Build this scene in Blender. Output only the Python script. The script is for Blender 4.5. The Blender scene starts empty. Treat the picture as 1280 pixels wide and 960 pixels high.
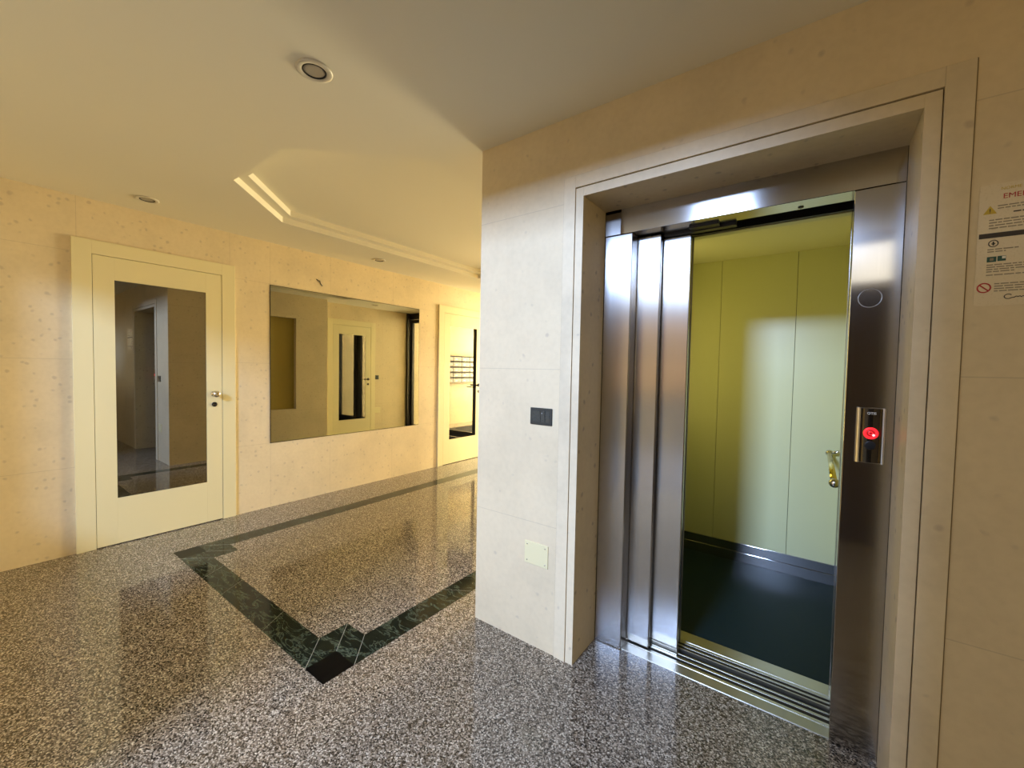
import bpy, bmesh, math, random
from mathutils import Vector, Matrix
random.seed(7)
S = bpy.context.scene
COL = S.collection

# ------------------------------------------------------------------ camera
cd = bpy.data.cameras.new('camera'); cam = bpy.data.objects.new('camera', cd); COL.objects.link(cam)
Fw = Vector((-0.59310106, 0.80431514, -0.03617022)); Rt = Vector((0.80428489, 0.59393721, 0.01908943)); Up = Vector((-0.03683676, 0.0177692, 0.9991633))
CAMZ = 1.35
cam.matrix_world = Matrix(((Rt.x, Up.x, -Fw.x, 0), (Rt.y, Up.y, -Fw.y, 0), (Rt.z, Up.z, -Fw.z, CAMZ), (0, 0, 0, 1)))
cd.sensor_fit = 'HORIZONTAL'; cd.sensor_width = 36; cd.lens = 36 * 514.97 / 1280; cd.clip_start = 0.02; cd.clip_end = 200
S.camera = cam

# ------------------------------------------------------------------ view, sky, lights
S.view_settings.view_transform = 'Standard'; S.view_settings.look = 'None'
S.view_settings.exposure = 0.0; S.view_settings.gamma = 1.0; S.view_settings.use_curve_mapping = False
S.cycles.use_denoising = True
S.cycles.max_bounces = 12; S.cycles.diffuse_bounces = 6; S.cycles.glossy_bounces = 6; S.cycles.transparent_max_bounces = 12
S.cycles.sample_clamp_indirect = 6; S.cycles.caustics_reflective = False; S.cycles.caustics_refractive = False

SKY = (0.90, 0.94, 0.98); SKY_STRENGTH = 1.5
w = bpy.data.worlds.new('sky'); S.world = w; w.use_nodes = True
bg = w.node_tree.nodes['Background']; bg.inputs[0].default_value = (*SKY, 1); bg.inputs[1].default_value = SKY_STRENGTH

def area_light(name, loc, target, sx, sy, power, color, spread=math.pi):
    l = bpy.data.lights.new(name, 'AREA'); l.shape = 'RECTANGLE'; l.size = sx; l.size_y = sy; l.energy = power; l.color = color; l.spread = spread
    o = bpy.data.objects.new(name, l); COL.objects.link(o); o.location = loc
    o.rotation_euler = (Vector(target) - Vector(loc)).to_track_quat('-Z', 'Y').to_euler()
    return o
area_light('entrance_daylight', (-1.15, -3.5, 3.27), (-0.6, 1.8, 1.0), 0.9, 0.62, 290, (0.62, 0.87, 1.46), math.radians(170))
area_light('street_daylight', (-2.3, 9.5, 1.45), (-3.6, 3.5, 1.4), 1.9, 2.0, 1150, (1.0, 0.82, 0.50))
area_light('rear_fill', (-2.95, -0.60, 1.55), (-2.6, 1.5, 1.5), 1.0, 1.3, 2, (1.0, 0.70, 0.24))  # unseen warm fill, added behind an invented rear window
area_light('side_fill', (3.04, 0.55, 1.5), (-1.5, 0.5, 1.5), 1.3, 1.4, 11.5, (1.0, 0.64, 0.17))  # added fill from an invented side window, warms right wall and reveal
area_light('transom_fill', (0.68, -0.56, 2.25), (0.60, 1.8, 1.6), 1.2, 0.30, 0.9, (1.0, 0.66, 0.26))  # unseen lamp added for the jamb reflection and a warmer right wall
area_light('cab_lamp', (-0.93, 2.85, 1.45), (0.2, 2.8, 1.45), 0.12, 1.0, 2.8, (1.0, 0.80, 0.22))

# ------------------------------------------------------------------ materials
def newmat(name):
    m = bpy.data.materials.new(name); m.use_nodes = True
    return m, m.node_tree, m.node_tree.nodes['Principled BSDF']
def N(nt, t, **kw):
    n = nt.nodes.new(t)
    for k, v in kw.items(): setattr(n, k, v)
    return n
def plain(name, col, rough=0.5, metal=0.0, bump=0.0, bscale=200, spec=0.5, emit=None, es=0):
    m, nt, b = newmat(name)
    b.inputs['Base Color'].default_value = (*col, 1); b.inputs['Roughness'].default_value = rough; b.inputs['Metallic'].default_value = metal
    b.inputs['Specular IOR Level'].default_value = spec
    tc = N(nt, 'ShaderNodeTexCoord'); nz = N(nt, 'ShaderNodeTexNoise'); nz.inputs['Scale'].default_value = bscale
    nt.links.new(tc.outputs['Object'], nz.inputs['Vector'])
    mr = N(nt, 'ShaderNodeMapRange'); mr.inputs['To Min'].default_value = max(rough - .03, .01); mr.inputs['To Max'].default_value = rough + .03
    nt.links.new(nz.outputs['Fac'], mr.inputs['Value'])
    if rough > .05: nt.links.new(mr.outputs[0], b.inputs['Roughness'])
    if bump:
        bp = N(nt, 'ShaderNodeBump'); bp.inputs['Strength'].default_value = bump; bp.inputs['Distance'].default_value = .002
        nt.links.new(nz.outputs['Fac'], bp.inputs['Height']); nt.links.new(bp.outputs[0], b.inputs['Normal'])
    if emit:
        b.inputs['Emission Color'].default_value = (*emit, 1); b.inputs['Emission Strength'].default_value = es
    return m

def ramp(nt, stops, interp='LINEAR'):
    r = N(nt, 'ShaderNodeValToRGB'); r.color_ramp.interpolation = interp
    e = r.color_ramp.elements
    while len(e) < len(stops): e.new(.5)
    for k, (p, c) in enumerate(stops): e[k].position = p; e[k].color = (*c, 1)
    return r
def mixc(nt, a, b, fac, mode='MIX'):
    m = N(nt, 'ShaderNodeMix', data_type='RGBA', blend_type=mode)
    for s, v in ((m.inputs[6], a), (m.inputs[7], b), (m.inputs[0], fac)):
        if isinstance(v, (tuple, list)): s.default_value = (*v, 1)
        elif isinstance(v, (int, float)): s.default_value = v
        else: nt.links.new(v, s)
    return m.outputs[2]

STONE = (0.76, 0.64, 0.42)
def stone(name, joints=(), base=STONE, seed=0.0, clouds=1.0):
    """beige limestone slabs: soft clouds, sparse fossil specks, and thin panel joints at the listed ('X'|'Y'|'Z', value) planes"""
    m, nt, b = newmat(name)
    tc = N(nt, 'ShaderNodeTexCoord'); mp = N(nt, 'ShaderNodeMapping'); mp.inputs['Location'].default_value = (seed, seed * 1.7, seed * .6)
    nt.links.new(tc.outputs['Object'], mp.inputs['Vector']); P = mp.outputs[0]
    n1 = N(nt, 'ShaderNodeTexNoise'); n1.inputs['Scale'].default_value = 2.2; n1.inputs['Detail'].default_value = 6; n1.inputs['Roughness'].default_value = .62
    nt.links.new(P, n1.inputs['Vector'])
    r1 = ramp(nt, [(.30, tuple(c * (1 - .10 * clouds) for c in base)), (.52, base), (.72, tuple(min(1, c * 1.05) for c in base))])
    nt.links.new(n1.outputs['Fac'], r1.inputs['Fac'])
    n2 = N(nt, 'ShaderNodeTexNoise'); n2.inputs['Scale'].default_value = 40; n2.inputs['Detail'].default_value = 4
    nt.links.new(P, n2.inputs['Vector'])
    r2 = ramp(nt, [(.3, (.96, .955, .945)), (.6, (1, 1, 1))]); nt.links.new(n2.outputs['Fac'], r2.inputs['Fac'])
    c = mixc(nt, r1.outputs[0], r2.outputs[0], 1.0, 'MULTIPLY')
    # fossil specks: sparse irregular brown-grey spots
    v = N(nt, 'ShaderNodeTexVoronoi'); v.inputs['Scale'].default_value = 9
    wv = N(nt, 'ShaderNodeTexNoise'); wv.inputs['Scale'].default_value = 14; wv.inputs['Detail'].default_value = 3
    nt.links.new(P, wv.inputs['Vector'])
    ad = N(nt, 'ShaderNodeVectorMath', operation='MULTIPLY_ADD'); ad.inputs[1].default_value = (.035, .035, .035)
    nt.links.new(wv.outputs['Color'], ad.inputs[0]); nt.links.new(P, ad.inputs[2]); nt.links.new(ad.outputs[0], v.inputs['Vector'])
    sp = ramp(nt, [(.06, (1, 1, 1)), (.13, (0, 0, 0))]); nt.links.new(v.outputs['Distance'], sp.inputs['Fac'])
    sel = N(nt, 'ShaderNodeSeparateColor'); nt.links.new(v.outputs['Color'], sel.inputs[0])
    gt = N(nt, 'ShaderNodeMath', operation='GREATER_THAN'); gt.inputs[1].default_value = .62; nt.links.new(sel.outputs[0], gt.inputs[0])
    mu = N(nt, 'ShaderNodeMath', operation='MULTIPLY'); nt.links.new(sp.outputs[0], mu.inputs[0]); nt.links.new(gt.outputs[0], mu.inputs[1])
    mu2 = N(nt, 'ShaderNodeMath', operation='MULTIPLY'); mu2.inputs[1].default_value = .42; nt.links.new(mu.outputs[0], mu2.inputs[0])
    c = mixc(nt, c, (.42, .33, .24), mu2.outputs[0])
    v3 = N(nt, 'ShaderNodeTexVoronoi'); v3.inputs['Scale'].default_value = 24; nt.links.new(ad.outputs[0], v3.inputs['Vector'])
    sp3 = ramp(nt, [(.12, (1, 1, 1)), (.30, (0, 0, 0))]); nt.links.new(v3.outputs['Distance'], sp3.inputs['Fac'])
    se3 = N(nt, 'ShaderNodeSeparateColor'); nt.links.new(v3.outputs['Color'], se3.inputs[0])
    g3 = N(nt, 'ShaderNodeMath', operation='GREATER_THAN'); g3.inputs[1].default_value = .70; nt.links.new(se3.outputs[1], g3.inputs[0])
    m3 = N(nt, 'ShaderNodeMath', operation='MULTIPLY'); nt.links.new(sp3.outputs[0], m3.inputs[0]); nt.links.new(g3.outputs[0], m3.inputs[1])
    m4 = N(nt, 'ShaderNodeMath', operation='MULTIPLY'); m4.inputs[1].default_value = .34 * clouds; nt.links.new(m3.outputs[0], m4.inputs[0])
    c = mixc(nt, c, (.36, .30, .23), m4.outputs[0])
    if joints:
        sx = N(nt, 'ShaderNodeSeparateXYZ'); nt.links.new(tc.outputs['Object'], sx.inputs[0])
        acc = None
        for ax, val in joints:
            cmp_ = N(nt, 'ShaderNodeMath', operation='COMPARE'); cmp_.inputs[1].default_value = val; cmp_.inputs[2].default_value = .0016
            nt.links.new(sx.outputs['XYZ'.index(ax)], cmp_.inputs[0])
            if acc is None: acc = cmp_.outputs[0]
            else:
                mx = N(nt, 'ShaderNodeMath', operation='MAXIMUM'); nt.links.new(acc, mx.inputs[0]); nt.links.new(cmp_.outputs[0], mx.inputs[1]); acc = mx.outputs[0]
        mj = N(nt, 'ShaderNodeMath', operation='MULTIPLY'); mj.inputs[1].default_value = .26; nt.links.new(acc, mj.inputs[0])
        c = mixc(nt, c, (.30, .24, .16), mj.outputs[0])
    nt.links.new(c, b.inputs['Base Color'])
    b.inputs['Roughness'].default_value = .42; b.inputs['Specular IOR Level'].default_value = .22
    return m

def granite():
    m, nt, b = newmat('polished_granite')
    tc = N(nt, 'ShaderNodeTexCoord')
    nz = N(nt, 'ShaderNodeTexNoise'); nz.inputs['Scale'].default_value = 90; nt.links.new(tc.outputs['Object'], nz.inputs['Vector'])
    ad = N(nt, 'ShaderNodeVectorMath', operation='MULTIPLY_ADD'); ad.inputs[1].default_value = (.006, .006, .006)
    nt.links.new(nz.outputs['Color'], ad.inputs[0]); nt.links.new(tc.outputs['Object'], ad.inputs[2])
    v = N(nt, 'ShaderNodeTexVoronoi'); v.inputs['Scale'].default_value = 210; nt.links.new(ad.outputs[0], v.inputs['Vector'])
    s = N(nt, 'ShaderNodeSeparateColor'); nt.links.new(v.outputs['Color'], s.inputs[0])
    r = ramp(nt, [(0, (.035, .028, .020)), (.20, (.115, .092, .066)), (.42, (.23, .190, .142)), (.68, (.39, .335, .262)), (.88, (.62, .56, .45))], 'CONSTANT')
    nt.links.new(s.outputs[0], r.inputs['Fac'])
    v2 = N(nt, 'ShaderNodeTexVoronoi'); v2.inputs['Scale'].default_value = 420; nt.links.new(tc.outputs['Object'], v2.inputs['Vector'])
    s2 = N(nt, 'ShaderNodeSeparateColor'); nt.links.new(v2.outputs['Color'], s2.inputs[0])
    r2 = ramp(nt, [(0, (.55, .53, .52)), (.3, (.95, .95, .95)), (.8, (1.25, 1.22, 1.2))], 'CONSTANT'); nt.links.new(s2.outputs[0], r2.inputs['Fac'])
    c = mixc(nt, r.outputs[0], r2.outputs[0], .8, 'MULTIPLY')
    nt.links.new(c, b.inputs['Base Color'])
    b.inputs['Roughness'].default_value = .075; b.inputs['IOR'].default_value = 1.55
    return m
def green_marble():
    m, nt, b = newmat('green_marble')
    tc = N(nt, 'ShaderNodeTexCoord')
    n = N(nt, 'ShaderNodeTexNoise'); n.inputs['Scale'].default_value = 6; n.inputs['Detail'].default_value = 9; n.inputs['Roughness'].default_value = .62; n.inputs['Distortion'].default_value = 1.4
    mp = N(nt, 'ShaderNodeMapping'); mp.inputs['Scale'].default_value = (1.0, 2.6, 1.0); mp.inputs['Rotation'].default_value = (0, 0, .6)
    nt.links.new(tc.outputs['Object'], mp.inputs['Vector']); nt.links.new(mp.outputs[0], n.inputs['Vector'])
    ab = N(nt, 'ShaderNodeMath', operation='SUBTRACT'); ab.inputs[1].default_value = .5; nt.links.new(n.outputs['Fac'], ab.inputs[0])
    aa = N(nt, 'ShaderNodeMath', operation='ABSOLUTE'); nt.links.new(ab.outputs[0], aa.inputs[0])
    r = ramp(nt, [(0, (.13, .16, .11)), (.006, (.050, .066, .044)), (.03, (.010, .015, .010)), (.2, (.004, .007, .005))]); nt.links.new(aa.outputs[0], r.inputs['Fac'])
    nt.links.new(r.outputs[0], b.inputs['Base Color']); b.inputs['Roughness'].default_value = .09; b.inputs['Specular IOR Level'].default_value = .22
    return m
def steel(name, col=(.62, .60, .57), rough=.22, grain='Z', aniso=.93):
    """brushed steel; grain along Z (upright) or X: the highlight spreads across the grain"""
    m, nt, b = newmat(name)
    tc = N(nt, 'ShaderNodeTexCoord'); mp = N(nt, 'ShaderNodeMapping')
    mp.inputs['Scale'].default_value = (3, 3, 380) if grain == 'X' else (380, 380, 2)
    nt.links.new(tc.outputs['Object'], mp.inputs['Vector'])
    nz = N(nt, 'ShaderNodeTexNoise'); nz.inputs['Scale'].default_value = 1; nz.inputs['Detail'].default_value = 3; nt.links.new(mp.outputs[0], nz.inputs['Vector'])
    n2 = N(nt, 'ShaderNodeTexNoise'); n2.inputs['Scale'].default_value = 5; n2.inputs['Detail'].default_value = 4; nt.links.new(tc.outputs['Object'], n2.inputs['Vector'])
    r0 = ramp(nt, [(.2, tuple(c * .95 for c in col)), (.8, col)]); nt.links.new(nz.outputs['Fac'], r0.inputs['Fac'])
    r = ramp(nt, [(.25, (.90, .90, .90)), (.75, (1, 1, 1))]); nt.links.new(n2.outputs['Fac'], r.inputs['Fac'])
    nt.links.new(mixc(nt, r0.outputs[0], r.outputs[0], 1.0, 'MULTIPLY'), b.inputs['Base Color'])
    b.inputs['Metallic'].default_value = 1; b.inputs['Roughness'].default_value = rough; b.inputs['Anisotropic'].default_value = aniso
    ge = N(nt, 'ShaderNodeNewGeometry'); t = N(nt, 'ShaderNodeVectorMath', operation='CROSS_PRODUCT')
    t.inputs[0].default_value = (0, 0, 1) if grain == 'Z' else (1, 0, 0)
    nt.links.new(ge.outputs['Normal'], t.inputs[1]); nt.links.new(t.outputs[0], b.inputs['Tangent'])
    return m
def clear_glass():
    m, nt, b = newmat('clear_glass'); nt.nodes.remove(b)
    out = nt.nodes['Material Output']; t = N(nt, 'ShaderNodeBsdfTransparent'); g = N(nt, 'ShaderNodeBsdfGlossy'); g.inputs['Roughness'].default_value = .01
    t.inputs[0].default_value = (.95, .96, .94, 1)
    lw = N(nt, 'ShaderNodeLayerWeight'); lw.inputs[0].default_value = .5; mx = N(nt, 'ShaderNodeMixShader')
    pw = N(nt, 'ShaderNodeMath', operation='POWER'); pw.inputs[1].default_value = 5; nt.links.new(lw.outputs['Facing'], pw.inputs[0])
    f = N(nt, 'ShaderNodeMath', operation='MULTIPLY_ADD'); f.inputs[1].default_value = .8; f.inputs[2].default_value = .035; nt.links.new(pw.outputs[0], f.inputs[0])
    nt.links.new(f.outputs[0], mx.inputs[0]); nt.links.new(t.outputs[0], mx.inputs[1]); nt.links.new(g.outputs[0], mx.inputs[2]); nt.links.new(mx.outputs[0], out.inputs[0])
    return m

LJ = [('Z', 2.10), ('Z', 1.36), ('Z', .61)] + [('Y', v) for v in (-.406, .515, 1.436, 1.764, 2.357, 3.15, 3.553, 3.885, 4.87, 5.6, 6.3, 7.0, 7.7)]
M = {}
M['stone_left'] = stone('limestone_hall_wall', LJ, seed=1.3)
M['stone_front'] = stone('limestone_lift_wall', [('Z', 2.10), ('Z', 1.352), ('Z', .61), ('X', 1.15), ('X', 2.05)], seed=4.1)
M['stone_right'] = stone('limestone_far_wall', [('Z', 2.10), ('Z', 1.36), ('Z', .61)] + [('Y', v) for v in (3.29, 5.127, 5.43, 6.2, 6.9, 7.31, 7.63, 8.0)], seed=7.7)
M['stone_plain'] = stone('limestone_plain', [('Z', 2.10), ('Z', 1.36), ('Z', .61)], seed=2.2)
M['stone_trim'] = stone('limestone_surround', [], base=(.77, .66, .45), seed=9.1, clouds=1.7)
M['ceil'] = plain('ceiling_paint', (.79, .75, .61), .8, bump=.05, bscale=400)
M['granite'] = granite(); M['green'] = green_marble()
M['black_granite'] = plain('black_granite', (.003, .003, .003), .10, spec=.12)
M['grout'] = plain('pale_grout', (.35, .35, .30), .7)
M['door'] = plain('cream_lacquer', (.80, .72, .43), .38, bump=.02, bscale=500)
M['gap'] = plain('dark_gap', (.02, .016, .01), .8)
M['groove'] = plain('groove_brown', (.22, .17, .10), .8)  # grout-like brown for the surround groove and edge lines
M['niche'] = plain('olive_yellow_niche', (.50, .40, .10), .6)
M['mirror'] = plain('tinted_mirror', (.35, .36, .33), .012, 1.0)
M['doorglass'] = plain('dark_reflective_glass', (.32, .32, .31), .012, 1.0)
M['chrome'] = plain('satin_chrome', (.72, .70, .66), .18, 1.0)
M['darkmetal'] = plain('dark_metal', (.05, .045, .04), .35, 1.0)
M['brass'] = plain('polished_brass', (.85, .70, .25), .15, 1.0)
M['steel'] = steel('brushed_steel'); M['steel_jamb'] = steel('brushed_steel_jamb', rough=.13); M['steel_header'] = steel('brushed_steel_lengthwise', rough=.14, grain='X'); M['steel_dark'] = steel('dull_steel', (.34, .32, .29), .36)
M['alu'] = steel('ribbed_aluminium', (.60, .58, .51), .33, 'X', 0.0)
M['void'] = plain('shaft_black', (.012, .011, .010), .8)
M['cabwall'] = plain('pale_green_laminate', (.72, .72, .40), .33)
M['cabceil'] = plain('cab_ceiling_paint', (.80, .78, .52), .5)
M['cabfloor'] = plain('dark_green_rubber', (.006, .020, .022), .55, bump=.1, bscale=150, spec=.2)
M['rubber'] = plain('black_rubber', (.012, .012, .012), .5)
M['black'] = plain('black_aluminium', (.012, .011, .010), .35)
M['bplastic'] = plain('anthracite_plastic', (.030, .036, .034), .35)
M['rocker'] = plain('anthracite_rocker', (.045, .054, .051), .28)
M['ivory'] = plain('ivory_plastic', (.80, .72, .42), .4)
M['white'] = plain('white_dot', (.8, .8, .8), .4)
M['led'] = plain('red_led', (.7, .02, .02), .3, emit=(1, .015, .025), es=1.5)
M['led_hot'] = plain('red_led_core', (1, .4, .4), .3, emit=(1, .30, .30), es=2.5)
M['darkred'] = plain('dark_red_lens', (.25, .01, .015), .25, emit=(1, .02, .02), es=.25)
M['bronze'] = plain('smoked_faceplate', (.09, .075, .05), .16, .9)
M['wood'] = plain('dark_walnut', (.055, .032, .016), .4, bump=.1, bscale=60)
M['glass'] = clear_glass()
M['lens'] = plain('spot_glass', (.40, .36, .29), .3)
M['ring'] = plain('spot_trim', (.66, .61, .49), .4)
M['orange'] = plain('orange_render', (.95, .56, .30), .8, bump=.2, bscale=30)
M['asphalt'] = plain('asphalt', (.16, .155, .15), .85, bump=.3, bscale=120)
M['shutter'] = plain('shutter_green', (.08, .12, .09), .6)
M['film'] = plain('clear_sticker_film', (.77, .66, .45), .28)
M['ink_red'] = plain('red_ink', (.48, .03, .03), .5); M['ink_dark'] = plain('dark_ink', (.045, .035, .03), .5)
M['ink_grey'] = plain('grey_ink', (.30, .25, .17), .5); M['ink_yellow'] = plain('yellow_ink', (.62, .45, .05), .5)
M['ink_green'] = plain('green_ink', (.03, .10, .08), .5); M['ink_white'] = plain('white_ink', (.8, .78, .68), .5)
M['mailbox'] = plain('mailbox_metal', (.30, .28, .24), .4, .3); M['mailcard'] = plain('name_card', (.85, .82, .70), .5)
M['mat'] = plain('black_coir', (.010, .010, .010), .95, bump=.6, bscale=300)

# ------------------------------------------------------------------ mesh helpers
class MB:
    def __init__(s): s.bm = bmesh.new()
    def _f(s, vs, mat, smooth=False):
        try: f = s.bm.faces.new(vs); f.material_index = mat; f.smooth = smooth; return f
        except ValueError: return None
    def box(s, x0, x1, y0, y1, z0, z1, mat=0, bev=0):
        x0, x1 = min(x0, x1), max(x0, x1); y0, y1 = min(y0, y1), max(y0, y1); z0, z1 = min(z0, z1), max(z0, z1)
        v = [s.bm.verts.new((x, y, z)) for x in (x0, x1) for y in (y0, y1) for z in (z0, z1)]
        fs = [s._f([v[i] for i in q], mat) for q in ((0, 1, 3, 2), (4, 6, 7, 5), (0, 4, 5, 1), (2, 3, 7, 6), (0, 2, 6, 4), (1, 5, 7, 3))]
        if bev:
            es = {e for f in fs for e in f.edges}
            r = bmesh.ops.bevel(s.bm, geom=list(es), offset=bev, segments=2, profile=.5, affect='EDGES', clamp_overlap=True)
            for f in r['faces']: f.material_index = mat
        return s
    def poly(s, pts, mat=0):
        s._f([s.bm.verts.new(p) for p in pts], mat); return s
    def prism(s, pts, d, mat=0, smooth=False):
        """closed outline pts (3-D) extruded along vector d"""
        d = Vector(d); a = [s.bm.verts.new(p) for p in pts]; b = [s.bm.verts.new(Vector(p) + d) for p in pts]; n = len(a)
        s._f(a[::-1], mat); s._f(b, mat)
        for i in range(n): s._f([a[i], a[(i + 1) % n], b[(i + 1) % n], b[i]], mat, smooth)
        return s
    def lathe(s, prof, c, axis, seg=32, mat=0, caps=True):
        """profile [(r, t)] spun about axis through c; t runs along axis"""
        axis = Vector(axis).normalized(); u = axis.orthogonal().normalized(); w_ = axis.cross(u); c = Vector(c)
        rings = []
        for r, t in prof:
            if r < 1e-6: rings.append([s.bm.verts.new(c + axis * t)])
            else: rings.append([s.bm.verts.new(c + axis * t + (u * math.cos(2 * math.pi * k / seg) + w_ * math.sin(2 * math.pi * k / seg)) * r) for k in range(seg)])
        for A, B in zip(rings, rings[1:]):
            for k in range(seg):
                k2 = (k + 1) % seg
                if len(A) == 1 and len(B) == 1: continue
                if len(A) == 1: s._f([A[0], B[k], B[k2]], mat, True)
                elif len(B) == 1: s._f([A[k], A[k2], B[0]], mat, True)
                else: s._f([A[k], A[k2], B[k2], B[k]], mat, True)
        if caps:
            for R_ in (rings[0], rings[-1]):
                if len(R_) > 2: s._f(R_, mat)
        return s
    def cyl(s, p0, p1, r, seg=20, mat=0):
        p0 = Vector(p0); p1 = Vector(p1)
        return s.lathe([(r, 0), (r, (p1 - p0).length)], p0, p1 - p0, seg, mat)
    def tube(s, pts, r, seg=12, mat=0):
        pts = [Vector(p) for p in pts]; rings = []; u = None
        for i, p in enumerate(pts):
            t = (pts[min(i + 1, len(pts) - 1)] - pts[max(i - 1, 0)]).normalized()
            u = t.orthogonal().normalized() if u is None else (u - t * u.dot(t)).normalized()
            w_ = t.cross(u)
            rings.append([s.bm.verts.new(p + (u * math.cos(2 * math.pi * k / seg) + w_ * math.sin(2 * math.pi * k / seg)) * r) for k in range(seg)])
        for A, B in zip(rings, rings[1:]):
            for k in range(seg): s._f([A[k], A[(k + 1) % seg], B[(k + 1) % seg], B[k]], mat, True)
        s._f(rings[0][::-1], mat); s._f(rings[-1], mat)
        return s
    def ball(s, c, r, mat=0, seg=20):
        n = 10
        return s.lathe([(r * math.sin(math.pi * k / n), -r * math.cos(math.pi * k / n)) for k in range(n + 1)], c, (0, 0, 1), seg, mat, False)
    def build(s, name, mats, parent=None, loc=None):
        bmesh.ops.recalc_face_normals(s.bm, faces=s.bm.faces[:])
        me = bpy.data.meshes.new(name); s.bm.to_mesh(me); s.bm.free()
        for m in (mats if isinstance(mats, (list, tuple)) else [mats]): me.materials.append(M[m])
        o = bpy.data.objects.new(name, me); COL.objects.link(o)
        if parent is not None:
            o.parent = parent
        if loc is not None: o.location = loc
        return o
def tag(o, label=None, cat=None, group=None, kind=None):
    if label: o['label'] = label
    if cat: o['category'] = cat
    if group: o['group'] = group
    if kind: o['kind'] = kind
    return o
def empty(name, loc=(0, 0, 0), rz=0.0, rot=None):
    o = bpy.data.objects.new(name, None); COL.objects.link(o); o.empty_display_size = .1
    o.location = loc; o.rotation_euler = rot or (0, 0, rz)
    return o
def copy_tree(o, parent=None):
    c = o.copy(); COL.objects.link(c)
    if parent is not None: c.parent = parent
    for ch in list(o.children): copy_tree(ch, c)
    return c
def struct(mb, name, mats, label=None):
    o = mb.build(name, mats); o['kind'] = 'structure'
    if label: o['label'] = label
    return o
def text_mesh(txt, size, name, mat, parent, loc, rot, extrude=.0002, align='LEFT', bold=0.0, shear=0.0):
    cu = bpy.data.curves.new(name, 'FONT'); cu.body = txt; cu.size = size; cu.extrude = extrude; cu.align_x = align; cu.offset = bold; cu.shear = shear
    t = bpy.data.objects.new(name, cu); COL.objects.link(t)
    dg = bpy.context.evaluated_depsgraph_get(); me = bpy.data.meshes.new_from_object(t.evaluated_get(dg))
    COL.objects.unlink(t); bpy.data.objects.remove(t)
    me.materials.clear(); me.materials.append(M[mat]); me.name = name
    o = bpy.data.objects.new(name, me); COL.objects.link(o); o.parent = parent; o.location = loc; o.rotation_euler = rot
    return o

# ------------------------------------------------------------------ key dimensions (metres)
XL = -4.12; H = 2.48; D = 1.658; SD = 1.893; XC = -1.4408; XR2 = -1.2; YP = 3.83; YG = 5.84; YE = 9.6; XE = 3.0; YB = -0.5
OX0, OX1, OZ = -.85, .2199, 2.116

# ------------------------------------------------------------------ setting
m = MB(); m.box(-4.3, 3.2, YB - .2, SD + .01, -.12, 0); m.box(-4.3, -1.15, SD + .01, YE, -.12, 0)
struct(m, 'floor', 'granite', 'polished speckled grey-brown granite floor')

# green marble inlay border with square corners (one continuous inlay)
m = MB(); bx0, bx1, by0, by1, bw, cw, bt = -3.625, -1.631, .904, 5.20, .148, .300, .0006
def slab(x0, x1, y0, y1, mt): m.box(x0, x1, y0, y1, -.0004, bt, mt)
g = .0009
for sx in (0, 1):
    for sy in (0, 1):
        X = bx0 if sx == 0 else bx1; dx = 1 if sx == 0 else -1; Y_ = by0 if sy == 0 else by1; dy = 1 if sy == 0 else -1
        slab(X, X + dx * bw, Y_, Y_ + dy * bw, 1)
        slab(X + dx * bw, X + dx * cw, Y_, Y_ + dy * cw, 0); slab(X, X + dx * bw, Y_ + dy * bw, Y_ + dy * cw, 0)
        for (p, q) in (((bw, 0), (cw, bw)), ((bw, bw), (cw, cw)), ((0, bw), (bw, cw))):
            a = Vector((X + dx * p[0], Y_ + dy * p[1], bt)); b = Vector((X + dx * q[0], Y_ + dy * q[1], bt)); n_ = Vector((-(b - a).y, (b - a).x, 0)).normalized() * g
            m.prism([a + n_, b + n_, b - n_, a - n_], (0, 0, .0003), 2)
for y0, y1 in ((by0, by0 + bw), (by1 - bw, by1)): slab(bx0 + cw, bx1 - cw, y0, y1, 0)
for x0, x1 in ((bx0, bx0 + bw), (bx1 - bw, bx1)): slab(x0, x1, by0 + cw, by1 - cw, 0)
for x in (-3.05, -2.75, -2.21):
    a = Vector((x, by0, bt)); b = Vector((x - .09, by0 + bw, bt)); n_ = Vector((g * .6, 0, 0)); m.prism([a + n_, b + n_, b - n_, a - n_], (0, 0, .0003), 2)
for y in (1.75, 2.45, 3.1, 3.8):
    for x0 in (bx0, bx1 - bw):
        m.prism([Vector((x0, y - g * .6, bt)), Vector((x0 + bw, y + .09 - g * .6, bt)), Vector((x0 + bw, y + .09 + g * .6, bt)), Vector((x0, y + g * .6, bt))], (0, 0, .0003), 2)
struct(m, 'trim_1', ['green', 'black_granite', 'grout'], 'dark green veined marble border inlaid in the floor with black corner squares')

m = MB(); m.box(XL - .18, XL, YB - .2, YE, -.12, H + .25); struct(m, 'wall_left', 'stone_left', 'beige stone-clad hall wall with doors and mirror')

# lift wall: pillar slab, piece above the surround, right part; the surround is trim_2
SX0, SX1, SZ = -.948, .3205, 2.2145
m = MB(); m.box(XC, SX0, D, SD, 0, H + .25); m.box(SX0, SX1, D, SD, SZ, H + .25); m.box(SX1, XE + .2, D, SD, 0, H + .25)
ny0, ny1, nz0, nz1 = 2.30, 3.30, .637, 2.10
m.box(XC, XC + .13, SD, ny0, 0, H + .25); m.box(XC, XC + .13, ny1, YP, 0, H + .25); m.box(XC, XC + .13, ny0, ny1, 0, nz0); m.box(XC, XC + .13, ny0, ny1, nz1, H + .25)
m.box(XC + .075, XC + .13, ny0, ny1, nz0, nz1, 2); m.box(XC + .13, XE + .2, YP - .13, YP, 0, H + .25)
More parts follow.
